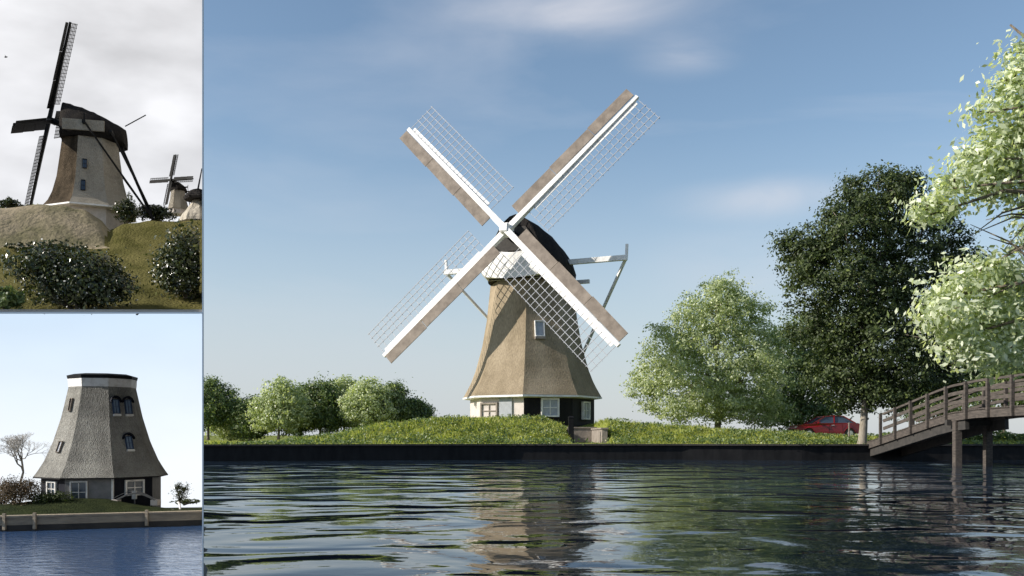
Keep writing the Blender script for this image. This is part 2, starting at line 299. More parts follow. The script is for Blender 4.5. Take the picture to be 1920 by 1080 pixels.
tag(grid_obj('ground', X, Y, gz(X, Y), M['grass']), kind='structure')
mb = MB(); mb.add([(-900, -300, 0), (900, -300, 0), (900, 62, 0), (-900, 62, 0)], [(0, 1, 2, 3)])
tag(mb.build('canal_water', M['water']), kind='structure')
mb = MB(); xs = [-900, -45]+[x for x in range(-42, 45, 3)]+[45, 900]
for a, b in zip(xs[:-1], xs[1:]):
    mb.beam((a, Yb(a)-.06, .12), (b, Yb(b)-.06, .12), .1, 1.3)
q = MB()
for a, b in zip(xs[1:-2], xs[2:-1]):
    q.beam((a, Yb(a)-.11, .80), (b, Yb(b)-.11, .80), .28, .09)
qr = mb.build('quay_wall', M['tar']); tag(qr, 'long black tarred timber bank wall along the far side of the canal', 'quay wall')
q.build('capping_board', M['darkwood'], qr)
# near bank on the right, which carries the near tree and the end of the bridge
nb = MB(); pl = [(11.5, -40), (11.5, 7), (12.5, 12.5), (15.5, 15.5), (24, 16.5), (60, 17), (60, -40)]
nb.loft([[(x, y, -1) for x, y in pl], [(x, y, .5) for x, y in pl], [(x+.4*(x < 30), y-.4*(y > 0), .85) for x, y in pl]])
tag(nb.build('near_ground', M['grass']), kind='structure')

# ------------------------------------------------------------------ grass on the mound
def blades(name, n, xr, dr, hmin, hmax, mat_, wfun=None):
    rng = np.random.default_rng(3); cl = rng.uniform(0, 1, (n//14, 2)); cx = xr[0]+(xr[1]-xr[0])*cl[:, 0]; cd = dr[0]+(dr[1]-dr[0])*cl[:, 1]**1.3
    k = rng.integers(0, len(cx), n); x = cx[k]+rng.normal(0, .16, n); d = np.abs(cd[k]+rng.normal(0, .16, n))+.12
    y = Yb(x)+d; ok = ~((x > GAP0-.25) & (x < GAP1+.25) & (y < 61)); ok &= ((x-1.4)**2+(y-64.6)**2) > 4.7**2
    x, y, k = x[ok], y[ok], k[ok]; z = gz(x, y); n = len(x); ht = rng.uniform(hmin, hmax, n)*(0.55+.9*((k*7919) % 97)/97)
    if wfun is not None: ht *= wfun(x, y)
    a = rng.uniform(0, 2*math.pi, n); wd = rng.uniform(.02, .05, n); ln = rng.normal(0, .45, (n, 2))*ht[:, None]
    b0 = np.stack([x-np.cos(a)*wd, y-np.sin(a)*wd, z-.02], 1); b1 = np.stack([x+np.cos(a)*wd, y+np.sin(a)*wd, z-.02], 1)
    t = np.stack([x+ln[:, 0], y+ln[:, 1], z+ht], 1); V = np.stack([b0, b1, t], 1).reshape(-1, 3)
    return raw_obj(name, V, np.arange(3*n).reshape(n, 3), mat_)
hf = lambda x, y: .35+.65*sm(1.0, 2.5, y-Yb(x))*np.interp(x, [-20, -13, -8, 14, 24], [.25, .5, 1, 1, .4])
tag(blades('grass', 95000, (-22, 33), (.1, 13), .08, .24, M['blade'], hf), kind='stuff')

rng = np.random.default_rng(9); m_ = 700; cx_ = rng.uniform(-14, 26, m_); cd_ = .5+6*rng.random(m_)**1.2; k_ = np.repeat(np.arange(m_), 22)
x_ = cx_[k_]+rng.normal(0, .22, len(k_)); d_ = np.abs(cd_[k_]+rng.normal(0, .2, len(k_)))+.2; ok_ = ~((x_ > GAP0-.3) & (x_ < GAP1+.3)); x_, d_ = x_[ok_], d_[ok_]; y_ = Yb(x_)+d_
ex = rng.uniform(-24, 34, 5200); ex = ex[np.sin(ex*1.3)+np.sin(ex*.47+1)+rng.normal(0, .7, 5200) > .1]; x_ = np.concatenate([x_, ex]); y_ = np.concatenate([y_, Yb(ex)+rng.uniform(-.28, .25, len(ex))])
gc = leaves_mesh('ground_cover', np.stack([x_, y_, np.maximum(gz(x_, y_), .8)+.06+(rng.random(len(x_))-.25*(y_ < Yb(x_)))*.26*np.interp(x_, [-14, -7, 12, 26], [.4, 1, 1, .5])], 1), .13, M['leaf_mid'], rng=rng); tag(gc, kind='stuff')
# ------------------------------------------------------------------ windmill kit (metres, root at the foot)
def ang(t): return Vector((math.cos(R(t)), -math.sin(R(t)), 0))
def oct_ring(r, z, rot): return [ang(rot+45*k)*r+Vector((0, 0, z)) for k in range(8)]
def dense(prof, n=4):
    zz = np.array([p[0] for p in prof]); rr = np.array([p[1] for p in prof]); z = np.linspace(zz[0], zz[-1], n*len(prof)); return [(a, np.interp(a, zz, rr)) for a in z]
def face_frame(prof, rot, k, z, side=0):
    """centre of face k (between rot+45k and rot+45(k+1)) at height z"""
    zz = [p[0] for p in prof]; rr = [p[1] for p in prof]; r = np.interp(z, zz, rr); r2 = np.interp(z+.6, zz, rr)
    n = ang(rot+45*k+22.5); c = math.cos(R(22.5)); o = n*(r*c); up = (n*((r2-r)*c)+Vector((0, 0, .6))).normalized(); si = up.cross(n).normalized(); nn = si.cross(up).normalized()
    if nn.dot(n) < 0: nn = -nn
    return o+Vector((0, 0, z))+si*side, si, up, nn
def window(root, prof, rot, k, z, wd, ht, frame_m, pane_m, side=0, name='window', bars=True, sill=None):
    o, si, up, nn = face_frame(prof, rot, k, z, side); mb = MB(); t = .09*max(wd, .5)
    mb.beam(o-si*(wd/2)-up*(ht/2+t/2)+nn*.06, o-si*(wd/2)+up*(ht/2+t/2)+nn*.06, t, .22, up=nn); mb.beam(o+si*(wd/2)-up*(ht/2+t/2)+nn*.06, o+si*(wd/2)+up*(ht/2+t/2)+nn*.06, t, .22, up=nn)
    mb.beam(o-si*(wd/2-t/2)+up*(ht/2)+nn*.06, o+si*(wd/2-t/2)+up*(ht/2)+nn*.06, t, .218, up=nn); mb.beam(o-si*(wd/2-t/2)-up*(ht/2)+nn*.07, o+si*(wd/2-t/2)-up*(ht/2)+nn*.07, t, .26, up=nn)
    if bars:
        mb.beam(o-up*(ht/2-t)+nn*.07, o+up*(ht/2-t)+nn*.07, t*.5, .1, up=nn); mb.beam(o-si*(wd/2-t)+nn*.068, o+si*(wd/2-t)+nn*.068, t*.5, .096, up=nn)
    f = mb.build(name, frame_m, root); p = MB(); p.beam(o-up*(ht/2-.01)+nn*.03, o+up*(ht/2-.01)+nn*.03, wd-.02, .06, up=nn); p.build('pane', pane_m, f)
    if sill: s = MB(); s.beam(o-si*(wd/2+.05)-up*(ht/2+.12)+nn*.1, o+si*(wd/2+.05)-up*(ht/2+.12)+nn*.1, .16, .2, up=nn); s.build('sill', sill, f)
    return f
def mill_axes(yaw, tilt):
    n = Vector((-math.sin(yaw)*math.cos(tilt), -math.cos(yaw)*math.cos(tilt), math.sin(tilt))); r = Vector((math.cos(yaw), -math.sin(yaw), 0)); u = r.cross(n)
    if u.z < 0: u = -u
    return n, r, u
def sails(root, hub, yaw, tilt, phase, RS, mats, lw=2.1, boardw=.8, bars=22, stock=.44, th=.024, furl=None, weather=13, mirror=False, skip=()):
    n, r, u = mill_axes(yaw, tilt)
    for k in range(4):
        a = phase+k*math.pi/2; e = r*math.cos(a)+u*math.sin(a); c = (-r*math.sin(a)+u*math.cos(a))*(-1 if mirror else 1); off = n*(.16 if k % 2 else -.16)
        o = hub+off; wv = R(weather); b = (c*math.cos(wv)+n*math.sin(wv)).normalized()          # leading side, twisted
        l = (-c*math.cos(wv)-n*math.sin(wv)*.2).normalized()
        mb = MB(); mb.beam(o-e*.35, o+e*RS, stock, stock*.8, stock*.62, stock*.42, up=n)
        s = mb.build('sail', mats[0], root, bevel=.02)
        mb = MB()
        for q_ in range(3):
            x0, x1 = 1.35+(RS-1.45)*q_/3, 1.35+(RS-1.45)*(q_+1)/3-.03
            mb.beam(o+e*x0+b*(stock*.45+boardw/2), o+e*x1+b*(stock*.38+boardw/2), boardw, .06, boardw*.94, .06, up=n)
        mb.build('leading_board', mats[1], s)
        mb = MB()                                               # inner trim board between stock and lattice
        mb.beam(o+e*2.3+l*(stock*.42+.13)-n*.03, o+e*(RS-.35)+l*(stock*.32+.13)-n*.03, .26, .05, up=n); mb.build('trim_board', mats[3], s)
        mb = MB()
        for i in range(bars):
            x = 1.9+(RS-2.05)*i/(bars-1); mb.beam(o+e*x-b*.05, o+e*x+l*(lw+.25), th*1.5, th*1.2, up=n)
        for j in range(4):
            d = stock/2+.25+(lw-.3)*(j+1)/4
            mb.beam(o+e*1.9+l*d+n*.04, o+e*(RS-.05)+l*d+n*.04, th*1.7, th*1.3, up=n)
        if k not in skip: mb.build('lattice', mats[2], s)
    mb = MB(); mb.beam(hub-n*.6, hub+n*.42, .7, .7, .6, .6, up=u); mb.build('poll_end', mats[0], root, bevel=.05)
def cap_mesh(root, z0, yaw, h0, h1, wmax, a0, a1, mats, name='cap', e=1.12):
    n, r, u = mill_axes(yaw, 0); rings = []
    for i in range(17):
        t = i/16; a = a0+(a1-a0)*t; w_ = wmax*math.sqrt(max(1-((a-.2)/(abs(a0)*1.12+.2))**2, .05)) if a < .2 else wmax*(1-.32*((a-.2)/(a1-.2))**2)
        h = h0+(h1-h0)*t-.25*math.sin(t*math.pi)*0+.35*math.sin(t*math.pi)
        ring = []
        for j in range(15):
            q_ = math.pi*j/14; cx = math.copysign(abs(math.cos(q_))**1.05, math.cos(q_)); cz = math.sin(q_)**e
            x = w_*cx*(1.0 if 0 < j < 14 else .93); z = z0+h*cz+(.0 if 0 < j < 14 else -.28)
            jx = rnd.uniform(-.05, .05) if 0 < j < 14 else 0; ring.append(n*a+r*(x+jx)+Vector((0, 0, z+jx*.8)))
        rings.append(ring)
    mb = MB(); mb.loft(rings, close=True, caps=True); o = mb.build(name, mats, root)
    for p in o.data.polygons: p.use_smooth = len(p.vertices) == 4 and abs(p.normal.z) < .999
    return o
def tail(root, yaw, z, half, tailr, tailz, mats, zs=None, thick=.28, shorthalf=4.3, sb=True):
    n, r, u = mill_axes(yaw, 0); c = Vector((0, 0, z)); tp = -n*tailr+Vector((0, 0, tailz))
    mb = MB(); mb.beam(c-r*half, c+r*half, thick, thick*1.3); mb.build('long_spruit', mats, root, bevel=.02)
    for s in (-1, 1):
        e = c+r*s*half*.985
        mb = MB(); mb.beam(e+Vector((0, 0, -.1))-n*.15, e+Vector((0, 0, .95))+r*s*.05-n*.15, .17, .17); mb.build('spruit_post', mats, root)
        mb = MB(); mb.beam(e-n*.1, tp+r*s*.15, .17, .17); mb.build('brace', mats, root)
    c2 = -n*3.0+Vector((0, 0, z-.9)); mb = MB(); mb.beam(c2-r*shorthalf, c2+r*shorthalf, thick*.8, thick); mb.build('short_spruit', mats, root)
    for s in ((-1, 1) if sb else ()):
        mb = MB(); mb.beam(c2+r*s*shorthalf*.96, tp.lerp(-n*3+Vector((0, 0, z)), .15), .15, .15); mb.build('brace', mats, root)
    mb = MB(); mb.beam(-n*2.6+Vector((0, 0, z+.6)), tp-Vector((0, 0, .5)), .34, .34); mb.build('tail_pole', mats, root)

# ------------------------------------------------------------------ the windmill across the canal
mill = empty('windmill', (1.4, 64.6, 2.0), 'tall thatched windmill with white and brown sails on the grassy mound across the canal', 'windmill')
ROT = 8; prof = [(2.0, 4.95), (2.95, 4.42), (3.9, 4.05), (5.6, 3.58), (7.5, 3.24), (10.45, 2.92)]
mb = MB(); mb.loft([oct_ring(r, z, ROT) for z, r in dense(prof)]); mb.build('body', M['thatch'], mill)
mb = MB()
for k in range(8):
    t0, t1 = ROT+45*k, ROT+45*(k+1); n_ = ang(t0+22.5)
    white = k in (2, 3, 4)  # three neighbouring faces pale, the other five black
    a, b = ang(t0)*4.45, ang(t1)*4.45
    mb.add([a+Vector((0, 0, -1.5)), b+Vector((0, 0, -1.5)), b+Vector((0, 0, 1.9)), a+Vector((0, 0, 1.9))], [(0, 1, 2, 3)], 1 if white else 0)
    mb.add([a*.9+Vector((0, 0, -1.5)), b*.9+Vector((0, 0, -1.5)), b*.9+Vector((0, 0, 1.9)), a*.9+Vector((0, 0, 1.9))], [(3, 2, 1, 0)], 0)
mb.build('base_wall', [M['tar'], M['render']], mill)
mb = MB(); ri = [oct_ring(4.99, 2.0-.015, ROT), oct_ring(5.0, 1.86, ROT), oct_ring(4.46, 1.80, ROT), oct_ring(4.40, 1.95, ROT)]; mb.loft(ri, caps=False); mb.build('eaves_board', M['white'], mill)
bprof = [(-2, 4.45), (2, 4.45)]
window(mill, prof, ROT, 1, 6.5, .62, 1.05, M['white'], M['curtain'], -.35, bars=False, sill=M['stone'])
window(mill, bprof, ROT, 1, 1.15, 1.15, 1.15, M['white'], M['curtain'], .1)
window(mill, bprof, ROT, 0, 1.0, 1.0, 1.15, M['white'], M['curtain'], .2)
window(mill, bprof, ROT, 2, .95, .0001+1.25, 1.0, M['stone'], M['render'], -.95)
o, si, up, nn = face_frame(bprof, ROT, 2, .75, .35); mb = MB(); mb.beam(o-up*1.15+nn*.05, o+up*1.3+nn*.05, .98, .12, up=nn); dr_ = mb.build('door', M['greydoor'], mill)
mb = MB(); mb.beam(o+si*.36+nn*.13, o+si*.36+nn*.13-up*.18, .04, .05, up=nn); mb.build('handle', M['iron'], dr_)
YAW = R(24); TILT = R(12); nrm, rr_, uu_ = mill_axes(YAW, TILT); hub = nrm*4.55+Vector((0, 0, 12.1))
cap_mesh(mill, 10.3, YAW, 1.8, 4.1, 3.12, -3.7, 2.9, M['cap'])
n0, r0_, _ = mill_axes(YAW, 0)
mb = MB(); rg = []
for z, hw, bl in ((10.0, 2.15, .15), (10.4, 2.55, .1), (10.9, 2.75, .05), (11.45, 2.3, .0), (11.75, 1.2, 0)):
    rg.append([n0*(2.98+bl+.25*(1-(x/3)**2))+r0_*x*hw/3+Vector((0, 0, z+.22*(x/3)**2)) for x in (-3, -2, -1, 0, 1, 2, 3)]+[n0*2.7+r0_*x*hw/3+Vector((0, 0, z)) for x in (3, 0, -3)])
mb.loft(rg); mb.build('breast_board', M['white'], mill)
mb = MB(); rg = []                                            # pale boarded storm hatch behind the sails
for z, hw in ((11.9, 1.75), (12.8, 1.35), (13.5, .8)): rg.append([n0*3.06-r0_*hw+Vector((0, 0, z)), n0*3.06+r0_*hw+Vector((0, 0, z)), n0*2.85+r0_*hw+Vector((0, 0, z)), n0*2.85-r0_*hw+Vector((0, 0, z))])
mb.loft(rg); mb.build('storm_hatch', M['darkwood'], mill)
mb = MB(); mb.tube([hub-nrm*3.4, hub-nrm*.4], [.36, .36], 10); mb.build('windshaft', M['iron'], mill)
mb = MB(); mb.loft([oct_ring(3.02, 10.1, ROT), oct_ring(3.12, 10.5, ROT)]); mb.build('curb_ring', M['darkwood'], mill)
sails(mill, hub, YAW, TILT, R(44.8), 12.0, [M['white'], M['sailbrown'], M['lattice'], M['white']], bars=23)
tail(mill, YAW, 11.4, 7.05, 6.0, 2.3, M['white'], shorthalf=3.3, sb=False)

# ------------------------------------------------------------------ passage through the mound
mb = MB(); mb.box((GAP1-.05, 54.6, .9), (.3, 7.5, 1.5)); st = mb.build('retaining_wall', M['stone']); tag(st, 'short stone retaining wall at the right of the gap in the grassy mound', 'wall')
mb = MB(); mb.box((GAP1-.05, 54.6, 1.68), (.42, 7.6, .09)); mb.build('coping', M['stone'], st)
mb = MB(); mb.box((4.45, 57.6, 1.1), (1.8, .3, 1.3)); st = mb.build('stone_wall', M['stone']); tag(st, 'rough stone wall closing the back of the gap in the mound', 'wall')
mb = MB(); mb.box((4.45, 57.6, 1.78), (1.86, .42, .08)); mb.build('coping', M['stone'], st)
mb = MB(); mb.beam((3.35, 51.4, .5), (3.35, 51.4, 2.3), .3, .3); st = mb.build('gate_post', M['tar'], bevel=.02); tag(st, 'thick black timber post at the left of the gap in the mound', 'post')
mb = MB(); mb.beam((3.35, 51.4, 2.3), (3.35, 51.4, 2.38), .36, .36, .2, .2); mb.build('post_cap', M['tar'], st)

# ------------------------------------------------------------------ footbridge
br = empty('footbridge', (19.25, 30, 0), 'weathered wooden footbridge with plank railings rising from the bank over the canal on the right', 'footbridge')
BX0, BX1 = 18.48-19.25, 20.1-19.25
def dz(Y):
    return float(np.interp(Y, [4, 8, 18, 22, 31, 36, 38, 39.5, 46.6, 47.2], [.85, .9, 2.15, 2.34, 2.38, 2.34, 2.24, 2.06, 1.0, .93]))
ys = list(np.arange(47.05, 5, -.5))
mb = MB()
for Y_ in np.arange(47.0, 5, -.17): mb.beam((BX0-.06, Y_-30, dz(Y_)), (BX1+.06, Y_-30, dz(Y_)), .15, .05)
mb.build('deck', M['wood'], br)
for X_ in (BX0, BX1):
    mb = MB()
    for a, b in zip(ys[:-1], ys[1:]): mb.beam((X_, a-30, dz(a)-.2), (X_, b-30, dz(b)-.2), .12, .30)
    mb.build('side_beam', M['wood'], br)
    mb = MB()
    for a, b in zip(ys[:-1], ys[1:]):
        if a > 37.5: mb.beam((X_+.12, a-30, dz(a)-.5), (X_+.12, b-30, dz(b)-.5), .16, .5)
    mb.build('under_beam', M['darkwood'], br)
    for hh, ht in ((1.12, .09), (.78, .15), (.40, .15)):
        mb = MB()
        for i, (a, b) in enumerate(zip(ys[:-1], ys[1:])):
            if a <= 45.4: mb.beam((X_-.02, a-30, dz(a)+hh), (X_-.02, b-30, dz(b)+hh), .12 if hh > 1 else .05, ht)
        mb.build('rail', M['wood'], br)
Yp = 45.2
while Yp > 7:
    for X_ in (BX0, BX1):
        mb = MB(); mb.beam((X_-.11, Yp-30, dz(Yp)-.36), (X_-.11, Yp-30, dz(Yp)+1.17), .13, .13); mb.build('railing_post', M['wood'], br, bevel=.01)
    Yp -= 1.7
for Yp in (37.8, 29.5, 21):
    for X_ in (BX0+.08, BX1+.05):
        mb = MB(); mb.beam((X_, Yp-30+(.6 if X_ > 0 else 0), -1.2), (X_, Yp-30+(.6 if X_ > 0 else 0), dz(Yp)-.36), .30, .28); mb.build('pier', M['wood'], br, bevel=.015)
    mb = MB(); mb.beam((BX0-.25, Yp-30+.3, dz(Yp)-.42), (BX1+.25, Yp-30+.3, dz(Yp)-.42), .2, .24); mb.build('crossbeam', M['darkwood'], br)

# ------------------------------------------------------------------ red car
def car(loc, rz):
    c = empty('parked_car', loc, 'shiny red parked car behind the trunk of the dark tree beside the footbridge', 'car', rz=rz)
    out = [(-2.16,.42),(-2.22,.60),(-2.16,.76),(-1.9,.86),(-1.05,.97),(-.55,1.0),(1.3,1.02),(1.95,1.0),(2.12,.9),(2.18,.55),(2.1,.34),(1.72,.30)]
    def arch(cx): return [(cx+.37*math.cos(t), .30+.37*math.sin(t)) for t in np.linspace(0, math.pi, 9)]
    out = out[:-1]+[(2.1-.3, .28)]+arch(1.33)+[(.8,.24),(-.8,.24)]+arch(-1.38)+[(-2.0,.3)]
    hw = lambda z: .90-.0*(z) if z < .75 else .90-.20*(z-.75)
    rings = [[(x, -hw(z)*(1-.10*(abs(x)/2.2)**4), z) for x, z in out], [(x, hw(z)*(1-.10*(abs(x)/2.2)**4), z) for x, z in out]]
    mb = MB(); mb.loft(rings); mb.build('body', M['red'], c, bevel=.03)
    gh = [(-1.0,.96),(-.25,1.39),(.3,1.45),(1.0,1.42),(1.72,1.0)]
    mb = MB(); mb.loft([[(x, -(.78-.35*(z-.96)), z) for x, z in gh], [(x, (.78-.35*(z-.96)), z) for x, z in gh]]); mb.build('windows', M['glass'], c)
    mb = MB()
    mb.loft([[(x, -.665, z) for x, z in ((-.28,1.385),(.3,1.455),(1.02,1.425),(.98,1.47),(.3,1.50),(-.27,1.43))], [(x, .665, z) for x, z in ((-.28,1.385),(.3,1.455),(1.02,1.425),(.98,1.47),(.3,1.50),(-.27,1.43))]])
    for s in (-1, 1):
        for p0, p1 in (((-1.05,.97),(-.25,1.41)), ((.32,.99),(.36,1.46)), ((1.75,1.0),(1.0,1.44))):
            mb.beam((p0[0], s*.79, p0[1]), (p1[0], s*.655, p1[1]), .07, .06)
    mb.build('roof', M['red'], c)
    for s in (-1, 1):
        mb = MB(); mb.box((-2.06, s*.62, .70), (.24, .34, .15)); mb.build('headlight', M['lamp'], c, bevel=.03)
        mb = MB(); mb.box((-.75, s*.92, 1.03), (.16, .2, .12)); mb.build('mirror', M['red'], c, bevel=.03)
        mb = MB(); mb.box((.2, s*.872, .86), (.2, .03, .035)); mb.build('door_handle', M['chrome'], c)
        mb = MB(); mb.box((2.1, s*.6, .8), (.12, .3, .14)); mb.build('tail_light', M['red'], c)
        for x in (-1.38, 1.33):
            mb = MB(); mb.tube([(x, s*.70, .31), (x, s*.905, .31)], .31, 20); w_ = mb.build('wheel', M['rubber'], c)
            mb = MB(); mb.tube([(x, s*.88, .31), (x, s*.915, .31)], .20, 12); mb.build('rim', M['chrome'], w_)
    mb = MB(); mb.box((-2.17, 0, .52), (.14, 1.5, .14)); mb.build('grille', M['iron'], c)
    mb = MB(); mb.box((-.05, -.893, .62), (.012, .01, .6)); mb.build('door_gap', M['iron'], c)
    mb = MB(); mb.box((.85, -.893, .62), (.012, .01, .6)); mb.build('door_gap', M['iron'], c)
car((20.5, 59.5, float(gz(20.5, 59.5))-.02), R(4))
mb = MB(); gp = W(1592, 818, 52); gp.z = float(gz(gp.x, gp.y)); mb.beam(gp-Vector((0, 0, .3)), gp+Vector((0, 0, .95)), .07, .07); st = mb.build('marker_post', M['stone']); tag(st, 'thin pale post in the grass in front of the red car', 'post')
mb = MB(); mb.beam(gp+Vector((0, 0, .95)), gp+Vector((0, 0, 1.0)), .10, .10, .05, .05); mb.build('post_cap', M['stone'], st)

# ------------------------------------------------------------------ trees
def lobes(D, lst):
    """(px, py, rx px, rz px, depth offset)"""
    o = []
    for px, py, rx, rz, dd in lst:
        p = W(px, py, D+dd); o.append((p, (rx/F*D, rx/F*D*.85, rz/F*D)))
    return o
def gpos(px, D): p = W(px, 0, D); return (p.x, p.y, float(gz(p.x, p.y)))
tree('broadleaf_tree', gpos(1345, 62), lobes(61.5, [(1355,560,60,45,0),(1345,600,75,70,0),(1270,640,60,60,-1),(1410,620,65,65,1),(1235,700,50,50,0),(1300,705,85,75,-2),(1390,710,85,75,-1),(1450,690,50,65,1),(1330,765,120,30,0),(1210,735,40,30,0),(1430,770,60,35,0)]),
     'rounded pale green leafy tree on the grass between the windmill and the dark tree', M['leaf_pale'], M['palebark'], .22, .17, 2600, 42, .27, limbs=12, seed=11, forkz=1.7, gap=.12, inner=.3)
tree('broadleaf_tree', gpos(1500, 66), lobes(66, [(1500,640,60,60,0),(1530,720,70,60,0),(1470,730,60,55,1),(1560,640,60,70,1),(1500,775,75,30,0)]),
     'mid green leafy tree filling the gap behind the pale tree and the dark tree', M['leaf_mid'], M['bark'], .2, .21, 750, 36, .45, seed=12)
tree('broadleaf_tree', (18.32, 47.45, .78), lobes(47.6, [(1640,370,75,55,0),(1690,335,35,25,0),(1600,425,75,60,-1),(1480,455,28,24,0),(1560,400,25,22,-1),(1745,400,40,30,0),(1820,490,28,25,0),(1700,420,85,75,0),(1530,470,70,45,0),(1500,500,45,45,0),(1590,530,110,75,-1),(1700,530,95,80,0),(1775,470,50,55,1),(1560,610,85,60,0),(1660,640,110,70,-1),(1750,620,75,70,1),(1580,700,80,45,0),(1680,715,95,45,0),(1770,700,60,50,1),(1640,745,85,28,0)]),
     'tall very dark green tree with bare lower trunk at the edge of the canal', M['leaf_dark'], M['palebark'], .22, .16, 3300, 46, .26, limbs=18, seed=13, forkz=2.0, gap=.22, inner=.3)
lf = [(390,765,40,50,0),(432,790,30,40,3),(470,790,32,38,0),(522,765,36,52,-3),(562,775,32,46,1),(600,768,34,48,0),(645,765,36,50,2),(690,762,38,48,-2),(735,768,38,42,0),(772,785,26,34,1)]
labs = ['leafy tree at the left end of the distant row beside the frame', 'low tree with a yellowish top in the distant row on the left', 'low dark green tree in the dip of the distant row', 'tallest sunlit tree of the distant row, just right of the dip', 'darker tree right of the tallest tree of the distant row', 'mid green tree in the middle of the distant row', 'pale topped tree right of the middle of the distant row', 'broad pale green tree rising behind the left end of the mound', 'bushy tree behind the slope of the mound, second from the row end', 'small loose tree ending the distant row beside the windmill sail']
for i, (px, py, rx, rz, dd) in enumerate(lf):
    D = 78+dd; x, y, z = gpos(px, D); D0 = D; py -= 9; rz *= 1.12; rx *= 1.12
    tree('row_tree', (x, y, z), lobes(D0, [(px+rnd.uniform(-6, 6), py+rnd.uniform(-3, 6), rx*rnd.uniform(.9, 1.15), rz*rnd.uniform(.75, .95), 0), (px-rx*rnd.uniform(.4, .8), py+rnd.uniform(2, 18), rx*.75, rz*rnd.uniform(.55, .75), 0), (px+rx*rnd.uniform(.4, .8), py+rnd.uniform(2, 18), rx*.75, rz*rnd.uniform(.55, .75), .5), (px, py+22, rx*.9, rz*.42, 0), (px+5, py-rz*.45, rx*.5, rz*.4, 0)]),
         labs[i], M['leaf_pale'] if i in (1, 3, 6, 7) else M['leaf_mid'], M['bark'], .12, .20, 520, 28, .27, group='distant row of trees on the left', seed=30+i, limbs=5, twigs=10, forkz=.8)
for i, (px, D, top, lab) in enumerate([(1880, 74, 640, 'leafy tree far behind the bridge deck at the right edge'), (1960, 62, 560, 'tree with a brown trunk behind the bridge at the far right edge'), (1750, 88, 700, 'hazy green tree seen far behind the ramp of the bridge')]):
    h = 816-top
    tree('background_tree', gpos(px, D), lobes(D, [(px, top+h*.35, h*.35, h*.3, 0), (px-h*.25, top+h*.5, h*.28, h*.25, 0), (px+h*.25, top+h*.5, h*.28, h*.25, 0)]), lab, M['leaf_mid'], M['bark'], .2, .24, 380, 30, .45, group='trees behind the footbridge', seed=50+i, limbs=6)
# low hedge under the bridge
rng = np.random.default_rng(5); hx = rng.uniform(21, 44, 9000); hy = Yb(hx)+4+rng.uniform(-.5, .5, 9000); hz = gz(hx, hy)+rng.random(9000)*.75*(.8+.2*np.sin(hx*1.7))
h = leaves_mesh('hedge', np.stack([hx, hy, hz], 1), .17, M['leaf_mid'], rng=rng); tag(h, 'low dark green hedge on the bank under the footbridge', 'hedge')
# near tree: trunk outside the frame on the near bank, boughs hanging into the right edge
nt_l = []
for px, py, rx, rz, dd in [(1915,100,14,22,0),(1890,270,50,60,.3),(1905,400,40,40,.5),(1860,360,60,35,.2),(1900,460,35,40,.4),(1780,350,30,22,0),(1740,400,30,16,0),(1750,560,35,14,0),(1780,620,40,22,0),(1840,500,40,18,0),(1900,150,45,55,0),(1850,210,30,12,0),(1935,230,50,60,0),(1850,300,60,45,0),(1900,330,60,45,.5),(1790,345,30,18,-.3),(1760,385,45,22,0),(1960,400,55,60,1),(1800,540,70,22,0),(1880,520,70,60,.5),(1770,590,50,18,-.5),(1860,600,80,50,0),(1920,620,70,70,.6),(1820,655,60,30,-.3),(1890,670,60,30,0),(1970,120,60,90,1),(2050,300,110,140,2),(2050,550,110,140,2)]:
    p = W(px, py, 14.5+dd); nt_l.append((p, (rx/F*14.5, rx/F*14.5*.9, rz/F*14.5)))
tree('broadleaf_tree', (13.6, 13.2, .8), nt_l, 'near tree with large pale leaves hanging into the right edge of the view', M['leaf_near'], M['bark'], .2, .11, 2600, 17, .19, limbs=14, seed=77, twigs=260, gap=.07, forkz=2.2, inner=.1, aspect=.5)

# ------------------------------------------------------------------ the booth on the left with its two windmill scenes
r0 = Vector((-.3229, .9464, 0)); e0 = Vector((.9464, .3229, 0))
def Lp(u, v, z): return r0*v+e0*u+Vector((0, 0, z))
def WP(px, py, v):
    d = Vector(((px-960)/F, 1, (HY-py)/F)); t = v/(d.x*r0.x+d.y*r0.y); p = d*t; return Vector((p.x, p.y, CZ+p.z))
def zat(u, v, py): p = r0*v+e0*u; return CZ+(HY-py)/F*p.y
def ul(v): return -(.189*v+.16)
V0, V1 = 7.55, 17.6
case = empty('display_booth', Lp(0, V0, -1), 'tall pale framed booth on the left holding two windmill scenes one above the other', 'display booth')
org = Vector(case.location)
def cpanel(name, pts, th, mat_, axis):
    mb = MB(); a = [p-org for p in pts]; b = [p+axis*th-org for p in pts]; mb.loft([a, b]); return mb.build(name, mat_, case)
# right side wall (in line with the booth's depth), 1 cm
cpanel('side_panel', [Lp(.0, V0+.02, -.6), Lp(.0, V1, -.6), Lp(.0, V1, 9.9), Lp(.0, V0+.02, 5.6)], .008, M['outside'], e0)
cpanel('edge_strip', [Lp(-.004, V0-.02, -.6), Lp(-.004, V0+.02, -.6), Lp(-.004, V0+.02, 5.6), Lp(-.004, V0-.02, 5.6)], .010, M['frame'], e0)
